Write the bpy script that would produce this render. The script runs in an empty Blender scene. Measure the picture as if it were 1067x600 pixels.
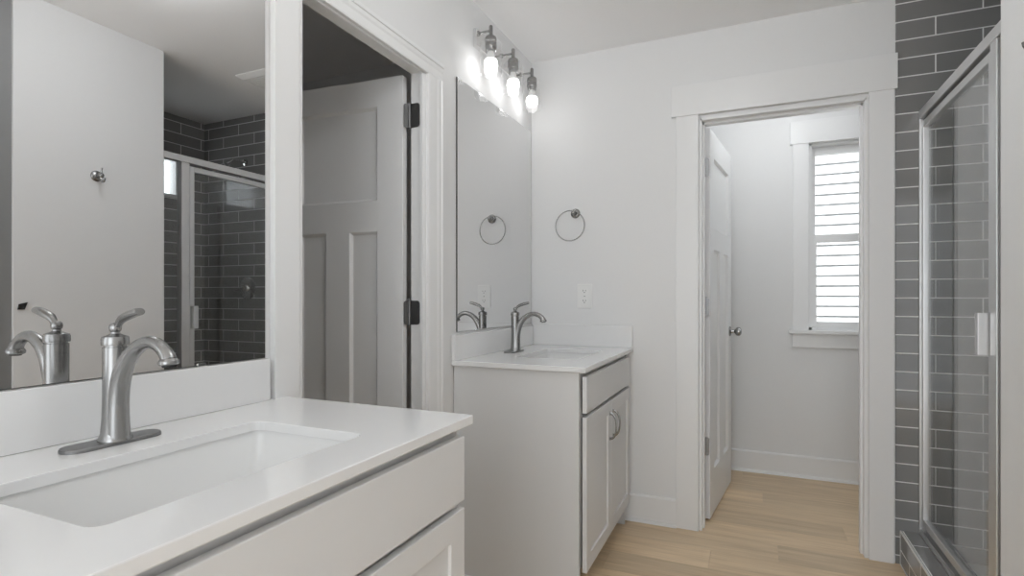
import bpy, bmesh, math, random
from mathutils import Vector, Matrix
random.seed(7)
SC = bpy.context.scene
COL = SC.collection
PI = math.pi

# ------------------------------------------------------------------ camera, world, lights, exposure
cam_d = bpy.data.cameras.new('camera')
cam = bpy.data.objects.new('camera', cam_d)
COL.objects.link(cam)
cam.location = (1.142, 0.0, 1.160)
cam.rotation_euler = (PI / 2, 0, math.radians(23.85))
cam_d.sensor_width = 36.0
cam_d.lens = 36.0 * 565.16 / 1067.0
cam_d.shift_y = 10.48 / 1067.0
cam_d.clip_start = 0.02
SC.camera = cam

SC.view_settings.view_transform = 'Standard'
SC.view_settings.look = 'None'
SC.view_settings.gamma = 1.0
SC.view_settings.use_curve_mapping = False
SC.view_settings.exposure = -0.05
SC.cycles.use_denoising = True
SC.cycles.max_bounces = 12
SC.cycles.diffuse_bounces = 6
SC.cycles.glossy_bounces = 6
SC.cycles.transparent_max_bounces = 16
SC.cycles.caustics_reflective = True
SC.cycles.sample_clamp_indirect = 6.0

w = bpy.data.worlds.new('sky')
SC.world = w
w.use_nodes = True
w.node_tree.nodes['Background'].inputs[0].default_value = (0.92, 0.965, 1.0, 1)
w.node_tree.nodes['Background'].inputs[1].default_value = 3.5

def lamp(name, kind, loc, rot, power, **kw):
    d = bpy.data.lights.new(name, kind)
    d.energy = power
    for k, v in kw.items():
        setattr(d, k, v)
    o = bpy.data.objects.new(name, d)
    COL.objects.link(o)
    o.location = loc
    o.rotation_euler = rot
    return o

lamp('sun', 'SUN', (0, -3, 8), (math.radians(38), 0, math.radians(-18)), 2.2, angle=math.radians(0.6))
lamp('added_ceiling_fill', 'POINT', (1.00, 1.30, 2.40), (0, 0, 0), 8.5, color=(0.94, 0.975, 1.0), shadow_soft_size=0.06)  # added fill light out of view, no known fixture
lamp('added_closet_fill', 'POINT', (1.30, 3.36, 2.36), (0, 0, 0), 5.5, color=(0.95, 0.98, 1.0), shadow_soft_size=0.10)  # added fill for the water closet, source unseen
lamp('added_dark_room_fill', 'POINT', (-1.05, 1.05, 1.9), (0, 0, 0), 0.5, shadow_soft_size=0.10)  # weak fill added to lift the dark room, no real lamp
BULB_GLOW = 12.0
# ------------------------------------------------------------------ materials
def mat(name, col, rough=0.5, metal=0.0, spec=0.5, noise=0.0, bump=0.0, scale=60.0, coat=0.0, emit=None):
    m = bpy.data.materials.new(name)
    m.use_nodes = True
    nt = m.node_tree
    b = nt.nodes['Principled BSDF']
    b.inputs['Base Color'].default_value = (*col, 1)
    b.inputs['Roughness'].default_value = rough
    b.inputs['Metallic'].default_value = metal
    b.inputs['Specular IOR Level'].default_value = spec
    b.inputs['Coat Weight'].default_value = coat
    b.inputs['Coat Roughness'].default_value = 0.08
    if emit:
        b.inputs['Emission Color'].default_value = (1, 0.995, 0.99, 1)
        b.inputs['Emission Strength'].default_value = emit
    if noise or bump:
        tc = nt.nodes.new('ShaderNodeTexCoord')
        n = nt.nodes.new('ShaderNodeTexNoise')
        n.inputs['Scale'].default_value = scale
        n.inputs['Detail'].default_value = 4
        nt.links.new(tc.outputs['Object'], n.inputs['Vector'])
        if noise:
            mx = nt.nodes.new('ShaderNodeMix')
            mx.data_type = 'RGBA'
            mx.inputs[6].default_value = (*[c * (1 - noise) for c in col], 1)
            mx.inputs[7].default_value = (*[min(1, c * (1 + noise)) for c in col], 1)
            nt.links.new(n.outputs['Fac'], mx.inputs[0])
            nt.links.new(mx.outputs[2], b.inputs['Base Color'])
        if bump:
            bp = nt.nodes.new('ShaderNodeBump')
            bp.inputs['Strength'].default_value = bump
            bp.inputs['Distance'].default_value = 0.002
            nt.links.new(n.outputs['Fac'], bp.inputs['Height'])
            nt.links.new(bp.outputs['Normal'], b.inputs['Normal'])
    return m

def brushed(name, col, rough):
    return mat(name, col, rough, 1.0, noise=0.02, scale=40)

def thin_glass(name, tint=(0.97, 0.98, 0.98), ior=1.5):
    m = bpy.data.materials.new(name)
    m.use_nodes = True
    nt = m.node_tree
    nt.nodes.clear()
    out = nt.nodes.new('ShaderNodeOutputMaterial')
    mix = nt.nodes.new('ShaderNodeMixShader')
    tr = nt.nodes.new('ShaderNodeBsdfTransparent')
    gl = nt.nodes.new('ShaderNodeBsdfGlossy')
    gl.inputs['Roughness'].default_value = 0.0
    gl.inputs['Color'].default_value = (1, 1, 1, 1)
    tr.inputs['Color'].default_value = (*tint, 1)
    fr = nt.nodes.new('ShaderNodeFresnel')
    geo = nt.nodes.new('ShaderNodeNewGeometry')
    mm = nt.nodes.new('ShaderNodeMix')
    mm.inputs[2].default_value = ior
    mm.inputs[3].default_value = 1.0 / ior
    nt.links.new(geo.outputs['Backfacing'], mm.inputs[0])
    nt.links.new(mm.outputs[0], fr.inputs['IOR'])
    nt.links.new(fr.outputs[0], mix.inputs[0])
    nt.links.new(tr.outputs[0], mix.inputs[1])
    nt.links.new(gl.outputs[0], mix.inputs[2])
    nt.links.new(mix.outputs[0], out.inputs[0])
    return m

def tile_mat(name, axis, x0, z0, col=(0.225, 0.222, 0.220)):
    """running-bond glossy grey tile, 320 x 80 mm; axis 0: face runs along x, 1: along y, 2: horizontal (y along, x up)"""
    m = mat(name, col, 0.07, 0.0, 0.5)
    nt = m.node_tree
    b = nt.nodes['Principled BSDF']
    tc = nt.nodes.new('ShaderNodeTexCoord')
    sp = nt.nodes.new('ShaderNodeSeparateXYZ')
    cb = nt.nodes.new('ShaderNodeCombineXYZ')
    nt.links.new(tc.outputs['Object'], sp.inputs[0])
    a1 = nt.nodes.new('ShaderNodeMath'); a1.operation = 'SUBTRACT'; a1.inputs[1].default_value = x0 - 3.2
    a2 = nt.nodes.new('ShaderNodeMath'); a2.operation = 'SUBTRACT'; a2.inputs[1].default_value = z0
    nt.links.new(sp.outputs[{0: 0, 1: 1, 2: 1}[axis]], a1.inputs[0])
    nt.links.new(sp.outputs[{0: 2, 1: 2, 2: 0}[axis]], a2.inputs[0])
    nt.links.new(a1.outputs[0], cb.inputs[0])
    nt.links.new(a2.outputs[0], cb.inputs[1])
    br = nt.nodes.new('ShaderNodeTexBrick')
    br.offset = 0.5
    br.offset_frequency = 2
    br.inputs['Scale'].default_value = 1.0
    br.inputs['Brick Width'].default_value = 0.32
    br.inputs['Row Height'].default_value = 0.0802
    br.inputs['Mortar Size'].default_value = 0.0027
    br.inputs['Mortar Smooth'].default_value = 0.15
    br.inputs['Bias'].default_value = 0.0
    br.inputs['Color1'].default_value = (*[c * 0.92 for c in col], 1)
    br.inputs['Color2'].default_value = (*[c * 1.10 for c in col], 1)
    br.inputs['Mortar'].default_value = (0.78, 0.78, 0.77, 1)
    nt.links.new(cb.outputs[0], br.inputs['Vector'])
    nt.links.new(br.outputs['Color'], b.inputs['Base Color'])
    mr = nt.nodes.new('ShaderNodeMapRange')
    mr.inputs[3].default_value = 0.07
    mr.inputs[4].default_value = 0.8
    nt.links.new(br.outputs['Fac'], mr.inputs[0])
    nt.links.new(mr.outputs[0], b.inputs['Roughness'])
    bp = nt.nodes.new('ShaderNodeBump')
    bp.invert = True
    bp.inputs['Strength'].default_value = 0.5
    bp.inputs['Distance'].default_value = 0.002
    nt.links.new(br.outputs['Fac'], bp.inputs['Height'])
    nt.links.new(bp.outputs['Normal'], b.inputs['Normal'])
    return m

WALL = mat('painted_wall', (0.77, 0.77, 0.77), 0.6, noise=0.012, bump=0.04, scale=90)
CEIL = mat('ceiling_paint', (0.92, 0.92, 0.925), 0.75, noise=0.01, bump=0.04, scale=90)
TRIM = mat('trim_paint', (0.80, 0.80, 0.80), 0.32, noise=0.006, scale=20)
DOORP = mat('door_paint', (0.79, 0.79, 0.79), 0.36, noise=0.006, scale=20)
CAB = mat('cabinet_paint', (0.70, 0.70, 0.70), 0.38, noise=0.008, scale=14)
CABIN = mat('cabinet_inside', (0.42, 0.42, 0.41), 0.7, noise=0.02, scale=30)
QUARTZ = mat('white_quartz', (0.80, 0.80, 0.80), 0.12, noise=0.012, scale=12)
PORC = mat('porcelain', (0.80, 0.80, 0.795), 0.08, noise=0.004, scale=8)
NICKEL = brushed('brushed_nickel', (0.33, 0.328, 0.325), 0.27)
DNICK = brushed('satin_nickel_plate', (0.24, 0.24, 0.24), 0.36)
HINGE = brushed('hinge_steel', (0.19, 0.19, 0.19), 0.45)
CHROME = mat('polished_chrome', (0.78, 0.78, 0.78), 0.08, 1.0, noise=0.01, scale=5)
ALU = brushed('satin_aluminium', (0.70, 0.70, 0.70), 0.42)
MIRR = mat('mirror_silver', (0.76, 0.76, 0.76), 0.0, 1.0, noise=0.002, scale=2)
MEDGE = mat('mirror_edge', (0.03, 0.03, 0.03), 0.25, noise=0.1)
GLASS = thin_glass('clear_glass')
SHADE = thin_glass('shade_glass', (0.985, 0.985, 0.985), 1.45)
BULBM = mat('bulb_glow', (0.9, 0.9, 0.9), 0.4, emit=BULB_GLOW, noise=0.002, scale=3)
PLAST = mat('white_plastic', (0.82, 0.82, 0.81), 0.3, noise=0.006, scale=30)
DARK = mat('dark_slot', (0.02, 0.02, 0.02), 0.6, noise=0.1)
BLACK = mat('black_plastic', (0.012, 0.012, 0.012), 0.45, noise=0.1)
PAN = mat('shower_pan_acrylic', (0.72, 0.72, 0.72), 0.3, noise=0.01, scale=12)
SIDING = mat('house_siding', (0.82, 0.82, 0.82), 0.6, noise=0.02, scale=14)
GROUND = mat('outside_ground', (0.25, 0.24, 0.21), 0.9, noise=0.2, scale=5)
VINYL = mat('window_vinyl', (0.82, 0.82, 0.82), 0.35, noise=0.005, scale=20)
T_FAR = tile_mat('tile_running_along_width', 0, 1.70, 0.0374)
T_BACK = tile_mat('tile_running_along_depth', 1, 0.10, 0.0374)
T_CURB = tile_mat('tile_on_curb', 1, 2.54, -0.017)
T_CTOP = tile_mat('tile_on_curb_top', 2, 2.54, 1.7435)
GROUT = mat('tile_edge_trim', (0.72, 0.72, 0.71), 0.5, noise=0.02)

def floor_mat():
    m = mat('oak_planks', (0.5, 0.37, 0.25), 0.42)
    nt = m.node_tree
    b = nt.nodes['Principled BSDF']
    at = nt.nodes.new('ShaderNodeAttribute'); at.attribute_name = 'plank'
    sp = nt.nodes.new('ShaderNodeSeparateColor')
    nt.links.new(at.outputs['Color'], sp.inputs[0])
    tc = nt.nodes.new('ShaderNodeTexCoord')
    off = nt.nodes.new('ShaderNodeVectorMath'); off.operation = 'SCALE'; off.inputs['Scale'].default_value = 37.0
    nt.links.new(at.outputs['Color'], off.inputs[0])
    add = nt.nodes.new('ShaderNodeVectorMath'); add.operation = 'ADD'
    nt.links.new(tc.outputs['Object'], add.inputs[0])
    nt.links.new(off.outputs[0], add.inputs[1])
    mp = nt.nodes.new('ShaderNodeMapping'); mp.inputs['Scale'].default_value = (1.3, 16, 1)
    nt.links.new(add.outputs[0], mp.inputs[0])
    n1 = nt.nodes.new('ShaderNodeTexNoise'); n1.inputs['Scale'].default_value = 1.6; n1.inputs['Detail'].default_value = 6
    n1.inputs['Distortion'].default_value = 0.6
    nt.links.new(mp.outputs[0], n1.inputs['Vector'])
    mp2 = nt.nodes.new('ShaderNodeMapping'); mp2.inputs['Scale'].default_value = (6, 150, 1)
    nt.links.new(add.outputs[0], mp2.inputs[0])
    n2 = nt.nodes.new('ShaderNodeTexNoise'); n2.inputs['Scale'].default_value = 1.0; n2.inputs['Detail'].default_value = 3
    nt.links.new(mp2.outputs[0], n2.inputs['Vector'])
    cr = nt.nodes.new('ShaderNodeValToRGB')
    cr.color_ramp.elements[0].position = 0.28; cr.color_ramp.elements[0].color = (0.64, 0.475, 0.30, 1)
    cr.color_ramp.elements[1].position = 0.62; cr.color_ramp.elements[1].color = (0.78, 0.605, 0.405, 1)
    nt.links.new(n1.outputs['Fac'], cr.inputs[0])
    fine = nt.nodes.new('ShaderNodeMapRange'); fine.inputs[1].default_value = 0.3; fine.inputs[2].default_value = 0.7
    fine.inputs[3].default_value = 0.90; fine.inputs[4].default_value = 1.06
    nt.links.new(n2.outputs['Fac'], fine.inputs[0])
    tone = nt.nodes.new('ShaderNodeMapRange'); tone.inputs[3].default_value = 0.86; tone.inputs[4].default_value = 1.10
    nt.links.new(sp.outputs[0], tone.inputs[0])
    mu = nt.nodes.new('ShaderNodeMath'); mu.operation = 'MULTIPLY'
    nt.links.new(fine.outputs[0], mu.inputs[0]); nt.links.new(tone.outputs[0], mu.inputs[1])
    sc = nt.nodes.new('ShaderNodeVectorMath'); sc.operation = 'SCALE'
    nt.links.new(cr.outputs[0], sc.inputs[0]); nt.links.new(mu.outputs[0], sc.inputs['Scale'])
    nt.links.new(sc.outputs[0], b.inputs['Base Color'])
    bp = nt.nodes.new('ShaderNodeBump'); bp.inputs['Strength'].default_value = 0.08; bp.inputs['Distance'].default_value = 0.001
    nt.links.new(n2.outputs['Fac'], bp.inputs['Height'])
    nt.links.new(bp.outputs['Normal'], b.inputs['Normal'])
    return m
OAK = floor_mat()

# ------------------------------------------------------------------ mesh helpers
class MB:
    """collects shapes given in world coordinates; build() links them as ONE mesh object (local to its parent)"""
    def __init__(self):
        self.bm = bmesh.new()

    def box(self, x0, x1, y0, y1, z0, z1, bev=0.0, seg=2, M=None):
        r = bmesh.ops.create_cube(self.bm, size=1.0)
        vs = r['verts']
        for v in vs:
            v.co = Vector(((x0 + x1) / 2 + v.co.x * (x1 - x0), (y0 + y1) / 2 + v.co.y * (y1 - y0), (z0 + z1) / 2 + v.co.z * (z1 - z0)))
        if M is not None:
            for v in vs:
                v.co = M @ v.co
        if bev:
            es = list({e for v in vs for e in v.link_edges})
            bmesh.ops.bevel(self.bm, geom=es, offset=bev, segments=seg, affect='EDGES', profile=0.6)
        return self

    def prism(self, pts, axis, a, b):
        """polygon pts extruded along axis from a to b; pts are the other two coordinates in xyz order"""
        def co(p, t):
            q = list(p); q.insert(axis, t); return q
        A = [self.bm.verts.new(co(p, a)) for p in pts]
        B = [self.bm.verts.new(co(p, b)) for p in pts]
        self.bm.faces.new(A); self.bm.faces.new(B)
        n = len(pts)
        for i in range(n):
            self.bm.faces.new((A[i], A[(i + 1) % n], B[(i + 1) % n], B[i]))
        return self

    def tube(self, pts, rad, seg=16, up=(0, 0, 1), caps=True, closed=False):
        """sweep; rad: number, or per-point number / (side, updown) pair"""
        P = [Vector(p) for p in pts]
        n = len(P)
        R = rad if isinstance(rad, (list, tuple)) and len(rad) == n else [rad] * n
        rings = []
        prev = Vector(up)
        for i in range(n):
            if closed:
                t = (P[(i + 1) % n] - P[i - 1]).normalized()
            else:
                t = (P[min(i + 1, n - 1)] - P[max(i - 1, 0)]).normalized()
            u = prev - t * prev.dot(t)
            if u.length < 1e-5:
                u = t.orthogonal()
            u.normalize()
            s = t.cross(u).normalized()
            prev = u
            a, b = R[i] if isinstance(R[i], (tuple, list)) else (R[i], R[i])
            rings.append([self.bm.verts.new(P[i] + s * (a * math.cos(2 * PI * k / seg)) + u * (b * math.sin(2 * PI * k / seg))) for k in range(seg)])
        m = n if closed else n - 1
        for i in range(m):
            A, B = rings[i], rings[(i + 1) % n]
            for k in range(seg):
                self.bm.faces.new((A[k], A[(k + 1) % seg], B[(k + 1) % seg], B[k]))
        if caps and not closed:
            self.bm.faces.new(rings[0]); self.bm.faces.new(rings[-1])
        return self

    def lathe(self, prof, org, axis='z', seg=28, caps=True):
        """prof: (radius, height) list"""
        org = Vector(org)
        rings = []
        for r, h in prof:
            ring = []
            for k in range(seg):
                c, s = r * math.cos(2 * PI * k / seg), r * math.sin(2 * PI * k / seg)
                v = {'z': (c, s, h), 'x': (h, c, s), 'y': (c, h, s)}[axis]
                ring.append(self.bm.verts.new(org + Vector(v)))
            rings.append(ring)
        for A, B in zip(rings, rings[1:]):
            for k in range(seg):
                self.bm.faces.new((A[k], A[(k + 1) % seg], B[(k + 1) % seg], B[k]))
        if caps:
            self.bm.faces.new(rings[0]); self.bm.faces.new(rings[-1])
        return self

    def sphere(self, c, r, sx=1, sy=1, sz=1, seg=24):
        q = bmesh.ops.create_uvsphere(self.bm, u_segments=seg, v_segments=seg // 2, radius=r)
        for v in q['verts']:
            v.co = Vector((v.co.x * sx, v.co.y * sy, v.co.z * sz)) + Vector(c)
        return self

    def slab(self, xs, zs, recess, thick, M, depth=0.008, edge=0.006, both=True):
        """door leaf: local u along x, z up, front at y=0 facing -y, back at y=thick; recess = set of (i, j) cells sunk in"""
        bm = self.bm
        F = [[bm.verts.new(M @ Vector((x, 0, z))) for z in zs] for x in xs]
        B = [[bm.verts.new(M @ Vector((x, thick, z))) for z in zs] for x in xs]
        sunk = []
        for i in range(len(xs) - 1):
            for j in range(len(zs) - 1):
                f = bm.faces.new((F[i][j], F[i + 1][j], F[i + 1][j + 1], F[i][j + 1]))
                g = bm.faces.new((B[i][j], B[i][j + 1], B[i + 1][j + 1], B[i + 1][j]))
                if (i, j) in recess:
                    sunk.append(f)
                    if both:
                        sunk.append(g)
        nx, nz = len(xs), len(zs)
        for i in range(nx - 1):
            bm.faces.new((F[i][0], B[i][0], B[i + 1][0], F[i + 1][0]))
            bm.faces.new((F[i][-1], F[i + 1][-1], B[i + 1][-1], B[i][-1]))
        for j in range(nz - 1):
            bm.faces.new((F[0][j], F[0][j + 1], B[0][j + 1], B[0][j]))
            bm.faces.new((F[-1][j], B[-1][j], B[-1][j + 1], F[-1][j + 1]))
        bmesh.ops.recalc_face_normals(bm, faces=bm.faces[:])
        bmesh.ops.inset_individual(bm, faces=sunk, thickness=edge, depth=-depth, use_even_offset=True)
        return self

    def build(self, name, m, parent=None, smooth=False, bevel=0.0):
        bmesh.ops.recalc_face_normals(self.bm, faces=self.bm.faces[:])
        if parent is not None:
            loc = parent.get('_o')
            bmesh.ops.translate(self.bm, verts=self.bm.verts[:], vec=-Vector(BASE[parent.name]))
        me = bpy.data.meshes.new(name)
        self.bm.to_mesh(me)
        self.bm.free()
        me.materials.append(m)
        if smooth:
            me.polygons.foreach_set('use_smooth', [True] * len(me.polygons))
            try:
                me.set_sharp_from_angle(angle=math.radians(38))
            except Exception:
                pass
        o = bpy.data.objects.new(name, me)
        COL.objects.link(o)
        if parent is not None:
            o.parent = parent
            BASE[o.name] = BASE[parent.name]
        else:
            BASE[o.name] = (0, 0, 0)
        if bevel:
            md = o.modifiers.new('bevel', 'BEVEL')
            md.width = bevel; md.segments = 2; md.limit_method = 'ANGLE'; md.angle_limit = math.radians(40)
        return o
BASE = {}

def thing(name, label, cat, loc, group=None, kind=None):
    o = bpy.data.objects.new(name, None)
    COL.objects.link(o)
    o.location = loc
    o.empty_display_size = 0.05
    BASE[o.name] = tuple(loc)
    return tag(o, label, cat, group, kind)

def tag(o, label, cat, group=None, kind=None):
    if label: o['label'] = label
    if cat: o['category'] = cat
    if group: o['group'] = group
    if kind: o['kind'] = kind
    return o

def structure(o, label=None):
    o['kind'] = 'structure'
    if label: o['label'] = label
    return o

def base_shift(o):
    """a mesh that is itself a top-level thing: put its origin at its base"""
    xs = [v.co for v in o.data.vertices]
    c = Vector((sum(v.x for v in xs) / len(xs), sum(v.y for v in xs) / len(xs), min(v.z for v in xs)))
    o.data.transform(Matrix.Translation(-c))
    o.location = c
    return o

# ------------------------------------------------------------------ key dimensions
D = 2.857            # far wall face
D2 = 3.974           # back wall of the water closet
CZ = 2.49            # ceiling
XW = 1.77            # face of the hook wall
XS = 1.82            # plane of the shower front
XB = 2.706           # shower back wall
CT = 0.018           # casing thickness
OJL, OJR, OJT = 1.131, 1.760, 2.027      # left door opening (y, y, z)
WJL, WJR, WJT = 0.905, 1.612, 2.055      # water closet door opening (x, x, z)
TL = 0.060           # left wall thickness at the jamb
WT = 0.115

# ------------------------------------------------------------------ setting
def planks():
    bm = bmesh.new()
    lay = bm.loops.layers.color.new('plank')
    wd, ln = 0.1813, 1.22
    known = {0: .97, 1: 1.252, 3: 1.562, 5: 1.20, 2: 0.42, 4: 0.75, 6: 0.5, -1: 0.55, -2: 1.35}
    rnd = random.Random(3)
    x0, x1 = -1.65, 3.2
    k = int((-1.5 - 2.472) / wd) - 1
    while 2.472 + k * wd < D2 + 0.1:
        ya, yb = 2.472 + k * wd, 2.472 + (k + 1) * wd
        j = known.get(k, rnd.random() * ln)
        s = j - math.ceil((j - x0) / ln) * ln
        while s < x1:
            a, b = max(s, x0), min(s + ln, x1)
            if b - a > 0.002:
                g = 0.0006
                t = 0.004
                vs = []
                top = [(a + g, ya + g), (b - g, ya + g), (b - g, yb - g), (a + g, yb - g)]
                bot = [(a, ya), (b, ya), (b, yb), (a, yb)]
                c = (rnd.random(), rnd.random(), rnd.random(), 1)
                V = [bm.verts.new((p[0], p[1], 0)) for p in top]
                W = [bm.verts.new((p[0], p[1], -0.0022)) for p in bot]
                fs = [bm.faces.new(V)] + [bm.faces.new((W[i], W[(i + 1) % 4], V[(i + 1) % 4], V[i])) for i in range(4)]
                for f in fs:
                    for lp in f.loops:
                        lp[lay] = c
            s += ln
        k += 1
    # solid slab beneath the boards
    q = bmesh.ops.create_cube(bm, size=1)
    for v in q['verts']:
        v.co = Vector(((x0 + x1) / 2 + v.co.x * (x1 - x0), 1.25 + v.co.y * 5.8, -0.0522 + v.co.z * 0.1))
    me = bpy.data.meshes.new('floor')
    bmesh.ops.recalc_face_normals(bm, faces=bm.faces[:])
    bm.to_mesh(me); bm.free()
    me.materials.append(OAK)
    o = bpy.data.objects.new('floor', me)
    COL.objects.link(o)
    return o
structure(planks(), 'light oak plank floor')
structure(MB().box(-1.75, 3.3, -1.60, 4.2, CZ, CZ + 0.15).build('ceiling', CEIL), 'flat white painted ceiling')

wl = MB()
wl.box(-TL, 0, -1.5, OJL, 0, CZ).box(-TL, 0, OJR, D + WT, 0, CZ).box(-TL, 0, OJL, OJR, OJT, CZ)
structure(wl.build('wall_left', WALL), 'white wall behind both vanities')
wf = MB()
wf.box(0, WJL, D, D + WT, 0, CZ).box(WJR, 1.9, D, D + WT, 0, CZ).box(WJL, WJR, D, D + WT, WJT, CZ)
structure(wf.build('wall_far', WALL), 'white far wall holding the small doorway')
structure(MB().box(1.718, XB, D - 0.008, D, 0, CZ).build('wall_shower_far', T_FAR), 'dark grey tiled wall at the far end of the shower')
# shower back wall with its high window
SW0, SW1, SWB, SWT = 2.31, 2.665, 1.895, 2.185
ws = MB()
ws.box(XB, XB + .12, 1.80, SW0, 0, CZ).box(XB, XB + .12, SW1, D + WT, 0, CZ).box(XB, XB + .12, SW0, SW1, 0, SWB).box(XB, XB + .12, SW0, SW1, SWT, CZ)
structure(ws.build('wall_shower_back', T_BACK), 'dark grey tiled wall at the back of the shower')
structure(MB().box(XS + .02, XB, 1.915, 1.950, 0, CZ).build('wall_shower_near', T_FAR), 'tiled wall at the near end of the shower')
structure(MB().box(XW, XB + .12, 1.263, 1.915, 0, CZ, 0.002).build('wall_hook', WALL), 'white wall stub beside the shower that carries the robe hook')
structure(MB().box(XW, XW + .12, -1.5, 1.200, 0, CZ).box(XW + .45, XW + .55, 1.10, 1.263, 0, CZ).build('wall_right', WALL), 'white right wall behind the photographer')
structure(MB().box(-TL, .20, -1.6, -1.5, 0, CZ).box(1.62, XW + .12, -1.6, -1.5, 0, CZ).box(.20, 1.62, -1.6, -1.5, 2.25, CZ).build('wall_near', WALL), 'white wall with an opening added behind the camera to let light in')  # opening added so sky light enters from behind the camera
structure(MB().box(XW + .012, XW + .40, 1.2005, 1.2625, 0, CZ).build('shade_strip', mat('shade_strip_grey', (0.26, 0.26, 0.26), 0.5, noise=0.02)), 'dark grey strip painted as shade at the near end of the stub wall')  # grey colour stands in for shade on the stub's return face
# water closet shell
wb = MB()
WX0, WX1, WZ0, WZ1 = 1.474, 2.10, 0.950, 2.165
wb.box(0.70, WX0, D2, D2 + .15, 0, CZ).box(WX1, 2.5, D2, D2 + .15, 0, CZ).box(WX0, WX1, D2, D2 + .15, 0, WZ0).box(WX0, WX1, D2, D2 + .15, WZ1, CZ)
structure(wb.build('wall_back', WALL), 'white back wall of the small room with the window')
structure(MB().box(0.68, 0.78, D + WT, D2, 0, CZ).build('wall_closet_left', WALL))
structure(MB().box(2.35, 2.45, D + WT, D2, 0, CZ).build('wall_closet_right', WALL))
# dark room beyond the left door
structure(MB().box(-1.60, -TL, 2.547, 2.60, 0, CZ).build('wall_dark_far', WALL), 'far wall of the unlit room beyond the left door')
structure(MB().box(-1.60, -1.50, 0.55, 2.547, 0, CZ).build('wall_dark_left', WALL))
structure(MB().box(-1.60, -TL, 0.45, 0.55, 0, CZ).build('wall_dark_near', WALL))

# baseboards
def baseboard(name, x0, x1, y, out, label):
    m = MB()
    m.prism([(y, 0), (y + out * .026, 0), (y + out * .024, .012), (y + out * .015, .018), (y + out * .015, .132), (y + out * .010, .140), (y, .140)], 0, x0, x1)
    structure(m.build(name, TRIM), label)
baseboard('baseboard_far', 0.50, 0.794, D, -1, 'white baseboard beside the far vanity')
baseboard('baseboard_back', 0.78, 2.35, D2, -1, 'white baseboard under the window of the small room')

# casings of the left door (on the left wall) with a moulded edge
def moulding(m, lo, hi, z0, z1, outer_hi):
    """vertical casing on the wall x = 0, running in z; outer_hi: thick backband on the high-y side"""
    w_ = hi - lo
    pr = [(0, lo), (.012, lo), (.014, lo + .006), (.014, lo + w_ * .55), (.017, lo + w_ * .68), (.017, hi - .016), (.021, hi - .012), (.021, hi - .002), (.019, hi), (0, hi)]
    if not outer_hi:
        pr = [(x, lo + hi - y) for x, y in pr]
    m.prism(pr, 2, z0, z1)
c1 = MB()
moulding(c1, 1.768, 1.868, 0, 2.020, True)
c1.prism([(0, 1.031), (.020, 1.031), (.020, 1.112), (.014, 1.120), (.014, 1.129), (0, 1.129)], 2, 0, 2.020)
hd = [(0, 2.020), (.012, 2.020), (.014, 2.026), (.014, 2.052), (.017, 2.060), (.017, 2.072), (.021, 2.074), (.021, 2.086), (.019, 2.088), (0, 2.088)]
c1.prism(hd, 1, 1.031, 1.868)
structure(c1.build('trim_1', TRIM), 'white moulded casing around the left doorway')
j1 = MB()
j1.box(-TL, 0, OJL, OJL + .003, 0, OJT).box(-TL, 0, OJR - .003, OJR, 0, OJT).box(-TL, 0, OJL, OJR, OJT - .003, OJT)
j1.box(-.014, -.002, OJR - .012, OJR - .002, 0, OJT - .002, .0015).box(-.014, -.002, OJL + .002, OJL + .012, 0, OJT - .002, .0015).box(-.014, -.002, OJL + .003, OJR - .003, OJT - .012, OJT - .002, .0015)
structure(j1.build('trim_2', TRIM), 'white jamb and stop inside the left doorway')

# casings of the water closet door (on the far wall), craftsman head
c2 = MB()
c2.box(0.792, 0.900, D - CT, D, 0, 2.083, .002).box(1.617, 1.713, D - CT, D, 0, 2.083, .002)
c2.box(0.769, 1.723, D - CT - .006, D, 2.072, 2.228, .0025)
structure(c2.build('trim_3', TRIM), 'white craftsman casing around the far doorway')
j2 = MB()
j2.box(WJL - .002, WJL + .010, D - .004, D + WT, 0, WJT, .001).box(WJR - .010, WJR + .002, D - .004, D + WT, 0, WJT, .001).box(WJL, WJR, D - .004, D + WT, WJT - .010, WJT + .002, .001)
j2.box(WJL + .008, WJL + .020, D + .035, D + .070, 0, WJT - .010, .001).box(WJR - .020, WJR - .008, D + .035, D + .070, 0, WJT - .010, .001).box(WJL + .008, WJR - .008, D + .035, D + .070, WJT - .022, WJT - .008, .001)
structure(j2.build('trim_4', TRIM), 'white jamb and stop inside the far doorway')

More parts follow.
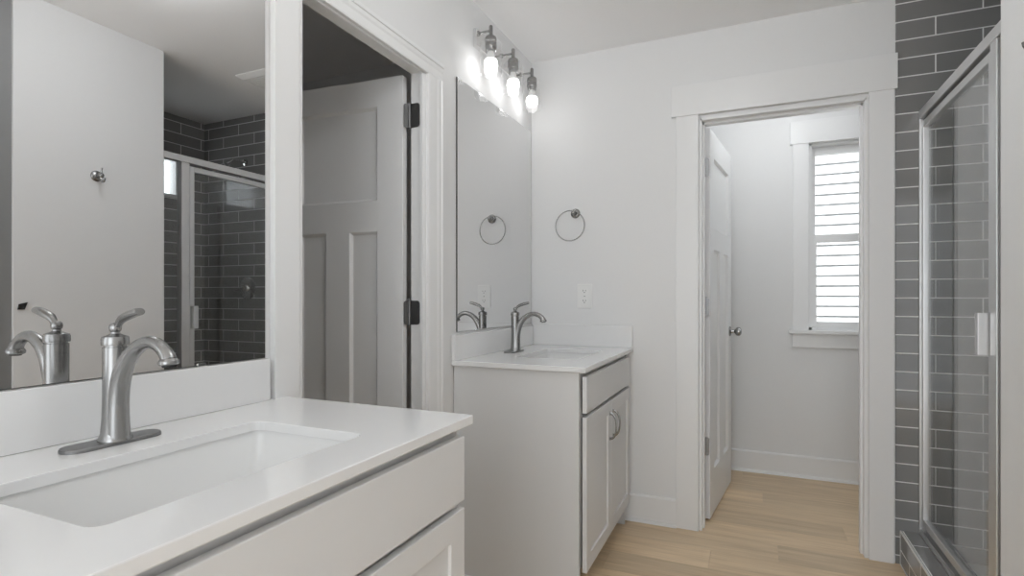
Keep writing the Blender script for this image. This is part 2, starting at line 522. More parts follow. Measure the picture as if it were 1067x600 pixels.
# ------------------------------------------------------------------ windows
def window_wc():
    t = thing('window_1', 'white sash window with wide casing in the small far room', 'window', (1.787, D2, WZ0), kind='structure')
    y0 = D2 - CT
    m = MB()
    m.box(1.386, WX0 + .004, y0, D2, .953, 2.16, .002).box(WX1 - .004, 2.188, y0, D2, .953, 2.16, .002)
    m.box(1.369, 2.205, y0 - .006, D2, 2.155, 2.301, .0025)
    m.build('casing', TRIM, t)
    MB().box(1.362, 2.212, D2 - .045, D2 + .03, .930, .954, .004).build('sill', TRIM, t)
    MB().box(1.384, 2.190, y0, D2, .842, .930, .002).build('apron', TRIM, t)
    f = MB()
    a, b, z0, z1 = WX0, WX1, .954, WZ1
    f.box(a, a + .022, D2 + .01, D2 + .12, z0, z1).box(b - .022, b, D2 + .01, D2 + .12, z0, z1).box(a, b, D2 + .01, D2 + .12, z1 - .022, z1).box(a, b, D2 + .01, D2 + .12, z0, z0 + .018)
    f.build('frame', VINYL, t)
    for nm, za, zb, yy, s in (('upper_sash', 1.525, z1 - .022, D2 + .075, .026), ('lower_sash', z0 + .018, 1.568, D2 + .035, .030)):
        m = MB()
        x0, x1 = a + .022, b - .022
        m.box(x0, x0 + s, yy, yy + .035, za, zb, .002).box(x1 - s, x1, yy, yy + .035, za, zb, .002)
        m.box(x0 + s, x1 - s, yy, yy + .035, za, za + .036, .002).box(x0 + s, x1 - s, yy, yy + .035, zb - .050, zb, .002)
        so = m.build(nm, VINYL, t)
        MB().box(x0 + s - .004, x1 - s + .004, yy + .015, yy + .019, za + .032, zb - .046).build('pane', GLASS, so)
    return t
window_wc()

def window_shower():
    t = thing('window_2', 'small high window in the tiled shower wall, seen in the near mirror', 'window', (XB, 2.487, SWB), kind='structure')
    m = MB()
    for (a, b, c, d) in ((SW0, SW0 + .022, SWB, SWT), (SW1 - .022, SW1, SWB, SWT), (SW0 + .022, SW1 - .022, SWB, SWB + .022), (SW0 + .022, SW1 - .022, SWT - .022, SWT)):
        m.box(XB + .03, XB + .10, a, b, c, d, .002)
    m.build('frame', VINYL, t)
    MB().box(XB + .060, XB + .064, SW0 + .018, SW1 - .018, SWB + .018, SWT - .018).build('pane', GLASS, t)
    l = MB()
    l.box(XB - .004, XB + .05, SW0 - .006, SW0 + .002, SWB - .008, SWT + .008).box(XB - .004, XB + .05, SW1 - .002, SW1 + .006, SWB - .008, SWT + .008)
    l.box(XB - .004, XB + .05, SW0, SW1, SWB - .008, SWB + .002).box(XB - .004, XB + .05, SW0, SW1, SWT - .002, SWT + .008)
    l.build('reveal', TRIM, t)
window_shower()

# neighbouring house: lap siding, really outside
sd = MB()
YN, PITCH = 7.2, 0.1168
z = 2.593 - 25 * PITCH
while z < 4.6:
    sd.prism([(YN, z), (YN - .034, z), (YN - .036, z + .004), (YN - .012, z + PITCH - .021), (YN, z + PITCH - .021)], 0, -3, 7)
    z += PITCH
sd.box(-3, 7, YN + .10, YN + .16, -.3, 4.7)
structure(sd.build('wall_outside', SIDING), 'white lap siding of the neighbouring house seen through the window')
structure(MB().box(-6, 10, D2 + .16, 12, -.45, -.35).build('ground', GROUND))

# ------------------------------------------------------------------ doors
def hinge(name, mat_, parent, pin, jamb_dir, leaf_dir, z, h=.089, w1=.032, w2=.032):
    """butt hinge: knuckle at pin (x, y); two leaves given by unit directions in plan"""
    m = MB()
    px, py = pin
    m.lathe([(.0062, z - h / 2), (.0062, z + h / 2)], (px, py, 0), seg=12)
    m.lathe([(.0045, z + h / 2), (.0055, z + h / 2 + .004), (.003, z + h / 2 + .008)], (px, py, 0), seg=12)
    m.lathe([(.003, z - h / 2 - .006), (.0055, z - h / 2 - .003), (.0045, z - h / 2)], (px, py, 0), seg=12)
    for (dx, dy), w_ in ((jamb_dir, w1), (leaf_dir, w2)):
        nx, ny = -dy, dx
        pts = []
        rr = .010
        outline = [(0, -h / 2), (w_ - rr, -h / 2), (w_ - rr * .3, -h / 2 + rr * .3), (w_, -h / 2 + rr), (w_, h / 2 - rr), (w_ - rr * .3, h / 2 - rr * .3), (w_ - rr, h / 2), (0, h / 2)]
        A = [m.bm.verts.new((px + dx * u + nx * .0012, py + dy * u + ny * .0012, z + v)) for u, v in outline]
        B = [m.bm.verts.new((px + dx * u - nx * .0012, py + dy * u - ny * .0012, z + v)) for u, v in outline]
        m.bm.faces.new(A); m.bm.faces.new(B)
        for i in range(len(outline)):
            k = (i + 1) % len(outline)
            m.bm.faces.new((A[i], A[k], B[k], B[i]))
        for v in (-h * .33, 0, h * .33):
            for sgn in (1, -1):
                m.lathe([(.0035, 0), (.0035, .0006)], (0, 0, 0), seg=8)
                vs = m.bm.verts[:][-16:]
                u = w_ * (.62 if v else .8)
                for q in vs:
                    l = q.co.copy()
                    q.co = Vector((px + dx * (u + l.x) + nx * sgn * (.0012 + l.z), py + dy * (u + l.x) + ny * sgn * (.0012 + l.z), z + v + l.y))
    return m.build(name, mat_, parent, smooth=True)

def door_leaf(m, width, z0, z1, thick, M):
    st = .115
    half = (width - 3 * .113) / 2
    xs = [0, st, st + half, width - st - half, width - st, width]
    zs = [z0, .245, 1.418, 1.535, z1 - .135, z1]
    # cells: columns 1 and 3 below, columns 1-3 above (merged panel)
    m.slab(xs, zs, {(1, 1), (3, 1)}, thick, M, .009, .012)
    return xs, zs

def leaf_mesh(width, z0, z1, thick, M, rail=(1.418, 1.535), top=.135):
    st = .115
    mid = .113
    half = (width - 2 * st - mid) / 2
    m = MB()
    bm = m.bm
    zs = [z0, .245, rail[0], rail[1], z1 - top, z1]
    xs = [0, st, st + half, width - st - half, width - st, width]
    sunk = []
    def V(x, y, z_):
        return M @ Vector((x, y, z_))
    F = {}; B = {}
    for i, x in enumerate(xs):
        for j, z_ in enumerate(zs):
            F[i, j] = bm.verts.new(V(x, 0, z_)); B[i, j] = bm.verts.new(V(x, thick, z_))
    for i in range(5):
        for j in range(5):
            if j == 3 and i in (1, 2, 3):
                continue
            f = bm.faces.new((F[i, j], F[i + 1, j], F[i + 1, j + 1], F[i, j + 1]))
            g = bm.faces.new((B[i, j], B[i, j + 1], B[i + 1, j + 1], B[i + 1, j]))
            if (i, j) in ((1, 1), (3, 1)):
                sunk += [f, g]
    loopF = [F[1, 3], F[2, 3], F[3, 3], F[4, 3], F[4, 4], F[3, 4], F[2, 4], F[1, 4]]
    loopB = [B[1, 3], B[1, 4], B[2, 4], B[3, 4], B[4, 4], B[4, 3], B[3, 3], B[2, 3]]
    sunk += [bm.faces.new(loopF), bm.faces.new(loopB)]
    for i in range(5):
        bm.faces.new((F[i, 0], B[i, 0], B[i + 1, 0], F[i + 1, 0]))
        bm.faces.new((F[i, 5], F[i + 1, 5], B[i + 1, 5], B[i, 5]))
    for j in range(5):
        bm.faces.new((F[0, j], F[0, j + 1], B[0, j + 1], B[0, j]))
        bm.faces.new((F[5, j], B[5, j], B[5, j + 1], F[5, j + 1]))
    bmesh.ops.recalc_face_normals(bm, faces=bm.faces[:])
    bmesh.ops.inset_individual(bm, faces=sunk, thickness=.010, depth=-.013, use_even_offset=True)
    return m

def knob(parent, org, d, name='knob'):
    """round door knob; d = unit direction in plan from the door face"""
    m = MB()
    prof = [(.030, 0), (.030, .005), (.026, .008), (.012, .010), (.010, .028), (.016, .033), (.024, .040), (.027, .050), (.025, .060), (.016, .067), (.004, .069)]
    m.lathe(prof, (0, 0, 0), 'x', 24)
    a = math.atan2(d[1], d[0])
    R = Matrix.Translation(Vector(org)) @ Matrix.Rotation(a, 4, 'Z')
    for v in m.bm.verts:
        v.co = R @ v.co
    return m.build(name, NICKEL, parent, smooth=True)

# left door: hinged at the far jamb, swung into the dark room
d1 = thing('door_1', 'white three-panel door standing open into the dark room on the left', 'door', (-.085, 1.735, 0.010), kind='structure')
hx, hy = -.0805, 1.7310
ang = math.atan2(-.034, -.466)
W1 = .600
# local x runs from the free edge to the hinge so that the front (y = 0) faces -y in the world
M1 = Matrix.Translation(Vector((hx + math.cos(ang) * W1, hy + math.sin(ang) * W1, 0))) @ Matrix.Rotation(ang + PI, 4, 'Z')
leaf_mesh(W1, .012, 2.014, .029, M1, rail=(1.420, 1.540), top=.108).build('door_slab', DOORP, d1, bevel=.0012)
for zz in (1.862, 1.104, .28):
    hinge('hinge', HINGE, d1, (-.0670, OJR - .0055), (1, 0), (-.42, -.907), zz, .092, .047, .024)

# water closet door: hinged on its left jamb, swung into the little room
d2 = thing('door_2', 'white three-panel door standing open inside the far doorway', 'door', (.93, D + WT + .02, .010), kind='structure')
fx, fy = .944, 2.990
a2 = math.atan2(.68, .080)
W2 = .685
M2 = Matrix.Translation(Vector((fx, fy, 0))) @ Matrix.Rotation(a2, 4, 'Z')
leaf_mesh(W2, .012, 2.044, .034, M2).build('door_slab', DOORP, d2, bevel=.0012)
for zz in (1.838, 1.116, .392):
    hinge('hinge', DNICK, d2, (.912, D + WT + .006), (0, -1), (.97, .12), zz, .095, .048, .030)
nd = (math.sin(a2), -math.cos(a2))
kp = (fx + math.cos(a2) * .62, fy + math.sin(a2) * .62, .955)
knob(d2, kp, nd)
knob(d2, (kp[0] - nd[0] * .034, kp[1] - nd[1] * .034, kp[2]), (-nd[0], -nd[1]))

# ------------------------------------------------------------------ vanities
def rrect(x0, x1, y0, y1, r, n=6):
    pts = []
    for cx_, cy_, a0 in ((x1 - r, y1 - r, 0), (x0 + r, y1 - r, PI / 2), (x0 + r, y0 + r, PI), (x1 - r, y0 + r, 1.5 * PI)):
        for k in range(n + 1):
            a = a0 + PI / 2 * k / n
            pts.append((cx_ + r * math.cos(a), cy_ + r * math.sin(a)))
    return pts

SX0, SX1 = .182, .465
def countertop(name, y0, y1, sy0, sy1, splash_y1, side, label):
    t = thing(name, label, 'countertop', (.287, (y0 + y1) / 2, .88))
    m = MB()
    bm = m.bm
    hole = rrect(SX0, SX1, sy0, sy1, .022)
    outer = [(.001, y0), (.574, y0), (.574, y1), (.001, y1)]
    tops = []
    for zz in (.90, .88):
        o = [bm.verts.new((*p, zz)) for p in outer]
        h = [bm.verts.new((*p, zz)) for p in hole]
        es = [bm.edges.new((l[i], l[(i + 1) % len(l)])) for l in (o, h) for i in range(len(l))]
        bmesh.ops.triangle_fill(bm, use_beauty=True, use_dissolve=False, edges=es)
        tops.append((o, h))
    for i in (0, 1):
        A, B = tops[0][i], tops[1][i]
        for k in range(len(A)):
            bm.faces.new((A[k], A[(k + 1) % len(A)], B[(k + 1) % len(A)], B[k]))
    m.build('slab', QUARTZ, t, bevel=.002)
    MB().box(.001, .020, y0, splash_y1, .9004, 1.006, .0015).build('backsplash', QUARTZ, t)
    if side:
        MB().box(.0204, .572, D - .021, D - .001, .9004, 1.016, .0015).build('side_splash', QUARTZ, t)
    return t

def sink(sy0, sy1, label):
    yc = (sy0 + sy1) / 2
    xc = (SX0 + SX1) / 2
    t = thing('sink', label, 'sink', (xc, yc, .74), group=None)
    m = MB()
    bm = m.bm
    levels = [(-.022, .8795, .022), (.004, .8795, .024), (.004, .872, .024), (-.002, .845, .026), (-.010, .80, .030), (-.022, .768, .036), (-.045, .754, .040), (-.085, .748, .030)]
    levels[0] = (.024, .8795, .030)
    rings = []
    for o, zz, r in levels:
        extra = 1.9 if zz < .87 else 1.0
        oy = o * extra if o < 0 else o
        pts = rrect(SX0 - o, SX1 + o, sy0 - oy, sy1 + oy, r)
        rings.append([bm.verts.new((*p, zz)) for p in pts])
    # outside skin for thickness
    outs = []
    for o, zz, r in ((.024, .8755, .030), (.012, .868, .030), (.004, .80, .034), (-.010, .752, .04), (-.06, .740, .035)):
        pts = rrect(SX0 - o, SX1 + o, sy0 - o, sy1 + o, r)
        outs.append([bm.verts.new((*p, zz)) for p in pts])
    seq = rings[::-1] + outs
    for A, B in zip(seq, seq[1:]):
        n = len(A)
        for k in range(n):
            bm.faces.new((A[k], A[(k + 1) % n], B[(k + 1) % n], B[k]))
    bm.faces.new(rings[-1]); bm.faces.new(outs[-1])
    m.build('basin', PORC, t, smooth=True)
    MB().lathe([(.001, .7495), (.014, .7495), (.020, .751), (.023, .7505), (.024, .7485)], (xc, yc, 0), seg=24, caps=False).build('drain', NICKEL, t, smooth=True)
    return t

def pull(parent, x, y, z):
    m = MB()
    h = .110
    n = 14
    pts, rad = [], []
    for i in range(n + 1):
        s = i / n
        a = s * PI
        pts.append((x + .030 * math.sin(a) ** .8 if 0 < s < 1 else x, y, z - h / 2 * math.cos(a)))
        rad.append((.0062 - .0022 * math.sin(a), .0042 - .001 * math.sin(a)))
    m.tube(pts, rad, 12, up=(0, 1, 0))
    for s in (-1, 1):
        m.lathe([(.0085, 0), (.0085, .003), (.006, .005)], (x - .001, y, z + s * h / 2), 'x', 14)
    return m.build('pull_handle', NICKEL, parent, smooth=True)

def vanity(y0, y1, fy0, fy1, label, far):
    """cabinet from y0 to y1, its fronts from fy0 to fy1"""
    t = thing('vanity_cabinet', label, 'cabinet', (.27, (y0 + y1) / 2, 0))
    side = [(.003, 0), (.545, 0), (.545, .8785), (.003, .8785)]
    for a in (y0, y1 - .018):
        MB().prism(side, 1, a, a + .018).build('side_panel', CAB, t, bevel=.001)
    MB().box(.003, .527, y0 + .0185, y1 - .0185, .112, .128).build('bottom_panel', CABIN, t)
    MB().box(.003, .010, y0 + .0185, y1 - .0185, .129, .8785).build('back_panel', CABIN, t)
    MB().box(.455, .469, y0 + .0185, y1 - .0185, 0, .111).build('toe_kick', CAB, t)
    MB().box(.003, .543, y0 - .012, y0 - .0005, 0, .019, .004).build('shoe_moulding', TRIM, t)
    f = MB()
    ya, yb = y0 + .0185, y1 - .0185
    f.box(.527, .545, ya, ya + .022, .129, .8785).box(.527, .545, yb - .022, yb, .129, .8785)
    f.box(.527, .545, ya + .022, yb - .022, .840, .8785).box(.527, .545, ya + .022, yb - .022, .690, .728).box(.527, .545, ya + .022, yb - .022, .129, .150)
    f.build('face_frame', CAB, t)
    if far:
        MB().box(.527, .551, fy1 + .004, D - .002, .112, .8785, .001).build('filler_strip', CAB, t)
    xb, xf = .5535, .5715
    MB().box(xb, xf, fy0, fy1, .722, .861, .0022).build('drawer_front', CAB, t)
    mid = (fy0 + fy1) / 2
    for a, b, hs in ((fy0, mid - .0015, 1), (mid + .0015, fy1, -1)):
        wd = b - a
        fw = .057
        # local x -> world +y, front (local -y) -> world +x
        M = Matrix.Translation(Vector((xf, a, 0))) @ Matrix.Rotation(PI / 2, 4, 'Z')
        m = MB().slab([0, fw, wd - fw, wd], [.118, .118 + fw, .706 - fw, .706], {(1, 1)}, xf - xb, M, .007, .0015, both=False)
        d = m.build('door', CAB, t, bevel=.0015)
        pull(d, xf, (b - .030) if hs == 1 else (a + .030), .598)
    return t

vanity(.150, 1.046, .165, 1.036, 'white shaker vanity cabinet nearest the camera under the big near sink', False)
vanity(1.974, 2.792, 1.990, 2.782, 'white two-door shaker vanity cabinet against the far wall', True)
countertop('countertop', .130, 1.071, .368, .834, 1.015, False, 'white quartz countertop on the near vanity, in the left foreground')
countertop('countertop', 1.957, D - .001, 2.200, 2.640, D - .022, True, 'white quartz countertop on the far vanity, with a side splash')
sink(.368, .834, 'white rectangular undermount sink in the near countertop')
sink(2.200, 2.640, 'white rectangular undermount sink in the far countertop')

# ------------------------------------------------------------------ faucets
def faucet(loc, label):
    t = thing('faucet', label, 'faucet', loc, group='single-lever faucets')
    X, Y, Z = loc
    # deck plate (stadium)
    m = MB()
    pl = []
    for k in range(33):
        a = PI * k / 32
        pl.append((.0265 * math.cos(a), .0555 + .0265 * math.sin(a)))
    pl += [(-x, -y) for x, y in pl]
    for zz0, zz1, s0, s1 in ((0, .004, 1, 1), (.004, .0062, 1, .955)):
        A = [m.bm.verts.new((X - .006 + x * s0, Y + y * (1 - (1 - s0) * .3), Z + zz0 + .0003)) for x, y in pl]
        B = [m.bm.verts.new((X - .006 + x * s1, Y + y * (1 - (1 - s1) * .3), Z + zz1 + .0003)) for x, y in pl]
        n = len(pl)
        for k in range(n):
            m.bm.faces.new((A[k], A[(k + 1) % n], B[(k + 1) % n], B[k]))
        m.bm.faces.new(A); m.bm.faces.new(B)
    m.build('deck_plate', DNICK, t)
    z0 = Z + .0065
    m = MB()
    m.lathe([(.0265, 0), (.0265, .003), (.0245, .007), (.0222, .014), (.0202, .040), (.0193, .080), (.0193, .120), (.0194, .166)], (X, Y, z0))
    m.build('body', NICKEL, t, smooth=True)
    m = MB()
    m.lathe([(.0172, .1665), (.0172, .1690), (.0208, .1692), (.0214, .172), (.0214, .180), (.0200, .1845), (.013, .187), (.0075, .190), (.0068, .193), (.0090, .1955), (.0098, .2005), (.0090, .2055), (.0060, .2085), (.001, .2095)], (X, Y, z0))
    m.build('cap', NICKEL, t, smooth=True)
    # spout: leaves the body low and arches forward
    pts = [(.0065, .004), (.0065, .040), (.0078, .070), (.0128, .098), (.0215, .122), (.035, .1435), (.053, .161), (.076, .1735), (.100, .1775), (.120, .1725), (.135, .1625), (.1425, .154), (.1448, .1495)]
    rad = [.0200, .0182, .0172, .0162, .0155, .0140, .0126, .0114, .0108, .0108, .0112, .0120, .0126]
    # smooth the curve
    P = [Vector((X + a, Y, z0 + b)) for a, b in pts]
    sm, sr = [], []
    for i in range(len(P) - 1):
        p0, p1, p2, p3 = P[max(i - 1, 0)], P[i], P[i + 1], P[min(i + 2, len(P) - 1)]
        for k in range(4):
            s = k / 4
            sm.append(0.5 * ((2 * p1) + (p2 - p0) * s + (2 * p0 - 5 * p1 + 4 * p2 - p3) * s * s + (3 * p1 - p0 - 3 * p2 + p3) * s ** 3))
            sr.append(rad[i] * (1 - s) + rad[i + 1] * s)
    sm.append(P[-1]); sr.append(rad[-1])
    m = MB()
    m.tube(sm, sr, 22, up=(1, 0, 0))
    d = Vector((.12, 0, -.99)).normalized()
    m.tube([P[-1] - d * .002, P[-1] + d * .001, P[-1] + d * .003, P[-1] + d * .007, P[-1] + d * .009], [.0126, .0152, .0164, .0162, .0142], 22, up=(1, 0, 0))
    m.build('spout', NICKEL, t, smooth=True)
    e = P[-1] + d * .0092
    MB().tube([e, e + d * .003], [.0108, .0102], 18, up=(1, 0, 0)).build('aerator', DARK, t, smooth=True)
    m = MB()
    lp = [(.002, .203), (.009, .207), (.014, .2125), (.022, .2175), (.035, .2220), (.049, .2260), (.060, .2285), (.070, .2300)]
    lr = [(.0062, .0060), (.0062, .0058), (.0070, .0064), (.0090, .0070), (.0104, .0074), (.0106, .0074), (.0100, .0072), (.0086, .0064)]
    m.tube([(X + a, Y, z0 + b) for a, b in lp], lr, 14, up=(0, 0, 1))
    m.build('lever', NICKEL, t, smooth=True)
    return t
faucet((.098, .602, .90), 'brushed nickel single-lever faucet on the near countertop')
faucet((.095, 2.407, .90), 'brushed nickel single-lever faucet on the far countertop')

# ------------------------------------------------------------------ mirrors
def mirror(y0, y1, z0, z1, label):
    t = thing('wall_mirror', label, 'mirror', (.003, (y0 + y1) / 2, z0))
    MB().box(.0055, .0066, y0 + .001, y1 - .001, z0 + .001, z1 - .001).build('mirror_glass', MIRR, t)
    MB().box(.0005, .0054, y0, y1, z0, z1).build('mirror_backing', MEDGE, t)
    for yy in (y0 + (y1 - y0) * .2, y0 + (y1 - y0) * .8):
        MB().box(.0005, .0095, yy - .010, yy + .010, z0 - .0015, z0 + .006, .001).build('clip', CHROME, t)
    return t
mirror(.130, 1.012, 1.0075, 2.094, 'large frameless mirror above the near vanity')
mirror(1.999, 2.829, 1.0175, 2.094, 'large frameless mirror above the far vanity')

# ------------------------------------------------------------------ vanity light
def vanity_light(yc, label):
    t = thing('vanity_light', label, 'wall light', (0, yc, 2.31), group='three-bulb vanity lights')
    m = MB()
    m.box(.001, .022, yc - .258, yc + .258, 2.285, 2.366, .003)
    m.build('back_plate', CHROME, t)
    for k in (-1, 0, 1):
        y = yc + k * .245
        x = .085
        a = MB()
        a.tube([(.022, y, 2.344), (.050, y, 2.344), (x, y, 2.344)], .0048, 12, up=(0, 1, 0))
        a.lathe([(.011, .0215), (.011, .026), (.006, .030)], (0, y, 2.344), 'x', 16)
        a.lathe([(.0085, 2.314), (.0085, 2.362), (.006, 2.367)], (x, y, 0), seg=14)
        a.build('arm', NICKEL, t, smooth=True)
        s = MB()
        s.lathe([(.0060, 2.320), (.018, 2.319), (.0240, 2.314), (.0262, 2.304), (.0262, 2.293), (.0245, 2.2915), (.0245, 2.284), (.0262, 2.2825), (.0262, 2.270), (.0235, 2.268), (.0225, 2.254), (.019, 2.252)], (x, y, 0), seg=24)
        so = s.build('socket', NICKEL, t, smooth=True)
        g = MB()
        g.lathe([(.0285, 2.300), (.040, 2.296), (.0475, 2.284), (.049, 2.262), (.049, 2.150), (.0475, 2.1485), (.0465, 2.150), (.0465, 2.262), (.045, 2.282), (.039, 2.292), (.0285, 2.296)], (x, y, 0), seg=36, caps=False)
        g.build('glass_shade', SHADE, t, smooth=True)
        b = MB()
        b.lathe([(.0250, 2.2145), (.0285, 2.207), (.0300, 2.197), (.0290, 2.186), (.0255, 2.177), (.0190, 2.1705), (.0100, 2.1675), (.001, 2.1667)], (x, y, 0), seg=28)
        bo = b.build('bulb', BULBM, t, smooth=True)
        MB().lathe([(.0125, 2.2515), (.0140, 2.246), (.0170, 2.232), (.0220, 2.220), (.0249, 2.2147)], (x, y, 0), seg=28).build('bulb_base', PLAST, bo, smooth=True)
    return t
vanity_light(2.405, 'three-bulb vanity light with clear glass shades over the far mirror')
vanity_light(.600, 'three-bulb vanity light with clear glass shades added unseen over the near mirror for light')  # unseen second fixture, added to light the near end

# ------------------------------------------------------------------ small wall things
t = thing('towel_ring', 'round nickel towel ring on the far wall above the outlet', 'towel ring', (.258, D, 1.60))
m = MB()
m.lathe([(.026, -.0005), (.026, -.006), (.022, -.011), (.012, -.014), (.010, -.034)], (.260, D, 1.622), 'y', 24)
m.sphere((.260, D - .040, 1.622), .0125)
m.build('post', NICKEL, t, smooth=True)
rg = [(.240 + .0815 * math.cos(2 * PI * k / 56), D - .040, 1.552 + .0815 * math.sin(2 * PI * k / 56)) for k in range(56)]
MB().tube(rg, .0030, 10, up=(0, 1, 0), closed=True).build('ring', NICKEL, t, smooth=True)

t = thing('electrical_outlet', 'white duplex outlet on the far wall above the side splash', 'outlet', (.312, D, 1.105))
MB().box(.270, .354, D - .006, D - .0003, 1.104, 1.236, .003).build('cover_plate', PLAST, t)
for zc in (1.143, 1.197):
    m = MB()
    pts = rrect(.312 - .0165, .312 + .0165, zc - .014, zc + .014, .010, 5)
    A = [m.bm.verts.new((a, D - .0082, b)) for a, b in pts]
    B = [m.bm.verts.new((a, D - .0062, b)) for a, b in pts]
    m.bm.faces.new(A); m.bm.faces.new(B)
    for k in range(len(pts)):
        q = (k + 1) % len(pts)
        m.bm.faces.new((A[k], A[q], B[q], B[k]))
    r = m.build('receptacle', PLAST, t)
    m = MB()
    m.box(.3035, .3057, D - .0088, D - .0083, zc - .001, zc + .008).box(.3177, .3199, D - .0088, D - .0083, zc, zc + .007)
    m.lathe([(.0026, -.0088), (.0026, -.0083)], (.3117, D, zc - .0068), 'y', 12)
    m.build('slots', DARK, r)
MB().lathe([(.003, -.0072), (.003, -.0062)], (.312, D, 1.170), 'y', 12).build('screw', DNICK, t)

# robe hook on the stub wall
HY, HZ = 1.586, 1.749
t = thing('robe_hook', 'small nickel robe hook on the white wall stub beside the shower', 'hook', (XW, HY, HZ))
m = MB()
m.lathe([(.026, -.0005), (.026, -.005), (.022, -.010), (.010, -.014), (.0085, -.034)], (XW, HY, HZ), 'x', 24)
m.sphere((XW - .040, HY, HZ), .012)
m.build('post', NICKEL, t, smooth=True)
m = MB()
m.tube([(XW - .040, HY, HZ + .006), (XW - .041, HY, HZ + .024), (XW - .044, HY, HZ + .036)], [.0045, .0035, .0042], 12, up=(0, 1, 0))
m.tube([(XW - .038, HY, HZ - .006), (XW - .040, HY, HZ - .022), (XW - .048, HY, HZ - .031), (XW - .059, HY, HZ - .030), (XW - .065, HY, HZ - .020), (XW - .066, HY, HZ - .012)], [.0052, .0050, .0050, .0050, .0048, .0052], 12, up=(0, 1, 0))
m.build('prongs', NICKEL, t, smooth=True)

# small black plate near the corner of the stub wall (seen in the near mirror)
m = MB()
q = [(1.276, 1.110), (1.302, 1.110), (1.313, 1.142), (1.281, 1.134)]
m.bm.verts.ensure_lookup_table()
A = [m.bm.verts.new((XW - .006, a, b)) for a, b in q]
B = [m.bm.verts.new((XW - .0004, a, b)) for a, b in q]
m.bm.faces.new(A); m.bm.faces.new(B)
for k in range(4):
    m.bm.faces.new((A[k], A[(k + 1) % 4], B[(k + 1) % 4], B[k]))
tag(base_shift(m.build('wall_plate', BLACK, bevel=.0015)), 'tiny slanted black plate on the wall stub, reflected left of the near faucet', 'plate')

# exhaust fan grille on the ceiling (seen in the near mirror)
t = thing('exhaust_fan', 'square white exhaust fan cover on the ceiling, reflected in the near mirror', 'vent', (1.55, 2.43, CZ - .022))
m = MB()
fx0, fx1, fy0, fy1 = 1.41, 1.69, 2.29, 2.57
zt, zb = CZ - .0005, CZ - .024
A = [m.bm.verts.new(p) for p in ((fx0, fy0, zt), (fx1, fy0, zt), (fx1, fy1, zt), (fx0, fy1, zt))]
B = [m.bm.verts.new(p) for p in ((fx0, fy0, zt - .006), (fx1, fy0, zt - .006), (fx1, fy1, zt - .006), (fx0, fy1, zt - .006))]
g = .03
C_ = [m.bm.verts.new(p) for p in ((fx0 + g, fy0 + g, zb), (fx1 - g, fy0 + g, zb), (fx1 - g, fy1 - g, zb), (fx0 + g, fy1 - g, zb))]
for P_, Q_ in ((A, B), (B, C_)):
    for k in range(4):
        m.bm.faces.new((P_[k], P_[(k + 1) % 4], Q_[(k + 1) % 4], Q_[k]))
m.bm.faces.new(A); m.bm.faces.new(C_)
m.build('cover', PLAST, t, bevel=.002)
m = MB()
for k in range(9):
    yy = fy0 + .05 + k * .0225
    m.box(fx0 + .045, fx1 - .045, yy - .003, yy + .003, zb - .003, zb - .0003, .0006)
m.build('louvres', PLAST, t)

# ------------------------------------------------------------------ shower
cb = MB()
cb.box(1.735, 1.895, 1.916, D - .009, 0, .138)
structure(cb.build('shower_curb', T_CURB), 'tiled curb under the shower door')
cbt = MB()
cbt.box(1.7335, 1.895, 1.916, D - .0095, .1384, .146)
structure(cbt.build('curb_top', T_CTOP), 'dark tiled top of the shower curb')
ce = MB()
ce.box(1.7325, 1.7385, 1.916, D - .010, .140, .1472, .001).box(1.7325, 1.7345, D - .016, D - .010, 0, .140)
ce.box(1.7325, 1.7345, 1.916, D - .016, 0, .006)
structure(ce.build('trim_5', GROUT), 'pale edge trim of the shower curb')
m = MB()
m.box(1.8955, XB - .001, 1.951, D - .0095, 0, .055, .006)
tag(base_shift(m.build('shower_pan', PAN)), 'white shower pan behind the tiled curb', 'shower pan')

t = thing('shower_enclosure', 'framed glass shower enclosure with a hinged door at the right edge', 'shower door', (XS, 2.39, .147))
XA, XZ = XS - .020, XS + .020
MB().box(XA, XZ, 1.917, D - .0095, 1.928, 1.966, .0035).build('head_rail', ALU, t)
k_ = MB()
k_.box(XA, XZ, 1.917, D - .0095, .1475, .158, .0015).box(XA + .002, XA + .008, 1.917, D - .0095, .158, .172, .001).box(XZ - .008, XZ - .002, 1.917, D - .0095, .158, .186, .001)
k_.build('bottom_track', ALU, t)
MB().box(XA, XZ, D - .024, D - .0095, .1585, 1.9275, .002).build('wall_jamb', ALU, t)
MB().box(XA, XZ, 2.036, 2.084, .1735, 1.9275, .003).build('strike_post', ALU, t)
MB().box(XA + .004, XZ - .004, 1.917, 1.940, .187, 1.9275, .002).build('panel_jamb', ALU, t)
MB().box(XS - .003, XS + .003, 1.938, 2.038, .186, 1.9278).build('fixed_glass', GLASS, t)
dy0, dy1, dz0, dz1 = 2.089, D - .0275, .190, 1.914
s = .029
m = MB()
m.box(XS - .013, XS + .013, dy0, dy0 + s, dz0, dz1, .003).box(XS - .013, XS + .013, dy1 - s * .6, dy1, dz0, dz1, .003)
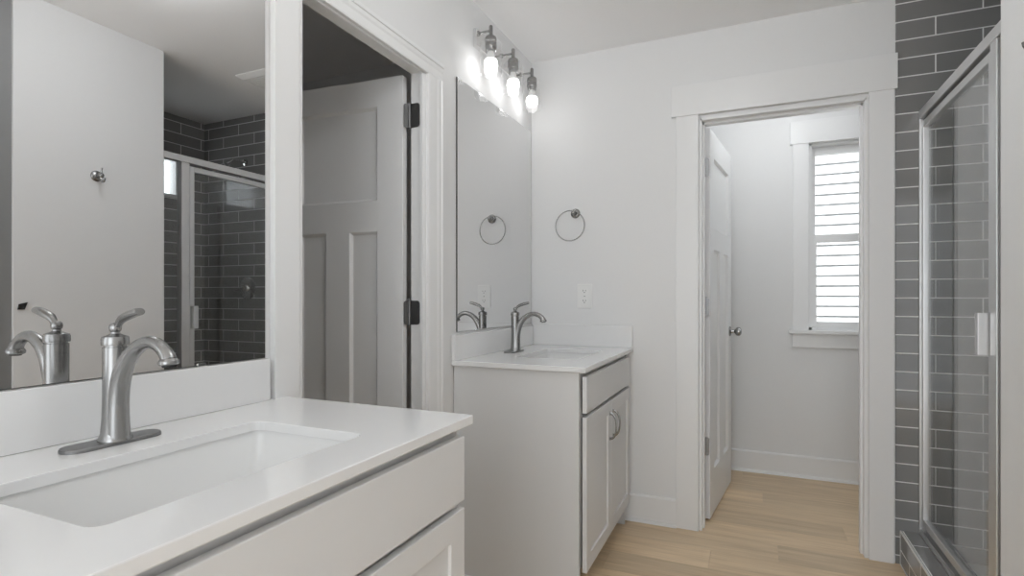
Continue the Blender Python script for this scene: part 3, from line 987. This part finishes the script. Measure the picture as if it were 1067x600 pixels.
m.box(XS - .0125, XS + .0125, dy0 + s, dy1 - s * .6, dz1 - s, dz1, .003).box(XS - .0125, XS + .0125, dy0 + s, dy1 - s * .6, dz0, dz0 + .030, .003)
df = m.build('door_frame', ALU, t)
MB().box(XS - .003, XS + .003, dy0 + s - .004, dy1 - s * .6 + .004, dz0 + .026, dz1 - s + .004).build('door_glass', GLASS, df)
m = MB()
m.box(XS - .046, XS - .040, dy0 + .004, dy0 + .030, .985, 1.115, .0015).box(XS - .041, XS - .0135, dy0 + .004, dy0 + .009, .985, 1.115, .001)
m.build('door_handle', ALU, df)

t = thing('shower_fixture', 'chrome shower head on the tiled far wall of the shower', 'shower head', (2.27, D - .008, 2.15))
m = MB()
m.lathe([(.026, -.0005), (.026, -.005), (.018, -.009)], (2.27, D - .008, 2.155), 'y', 20)
m.build('flange', CHROME, t, smooth=True)
m = MB()
m.tube([(2.27, D - .012, 2.155), (2.27, D - .06, 2.158), (2.27, D - .11, 2.148), (2.27, D - .145, 2.120)], .0085, 14, up=(1, 0, 0))
m.build('arm', CHROME, t, smooth=True)
m = MB()
p0, dr = Vector((2.27, D - .145, 2.120)), Vector((0, -.62, -.78)).normalized()
m.tube([p0, p0 + dr * .012, p0 + dr * .03, p0 + dr * .055, p0 + dr * .064, p0 + dr * .068], [.011, .013, .020, .040, .042, .036], 24, up=(1, 0, 0))
m.build('spray_face', CHROME, t, smooth=True)

t = thing('shower_valve', 'chrome round shower valve with a lever on the tiled far wall', 'shower valve', (2.245, D - .008, 1.23))
m = MB()
m.lathe([(.080, -.0005), (.080, -.004), (.072, -.010), (.030, -.014)], (2.245, D - .008, 1.23), 'y', 36)
m.build('escutcheon', CHROME, t, smooth=True)
m = MB()
m.lathe([(.027, -.0145), (.025, -.040), (.022, -.055), (.010, -.062), (.001, -.063)], (2.245, D - .008, 1.23), 'y', 24)
m.tube([(2.245, D - .055, 1.23), (2.275, D - .060, 1.222), (2.310, D - .066, 1.212)], [(.009, .006), (.008, .005), (.006, .004)], 12, up=(0, 1, 0))
m.build('lever', CHROME, t, smooth=True)
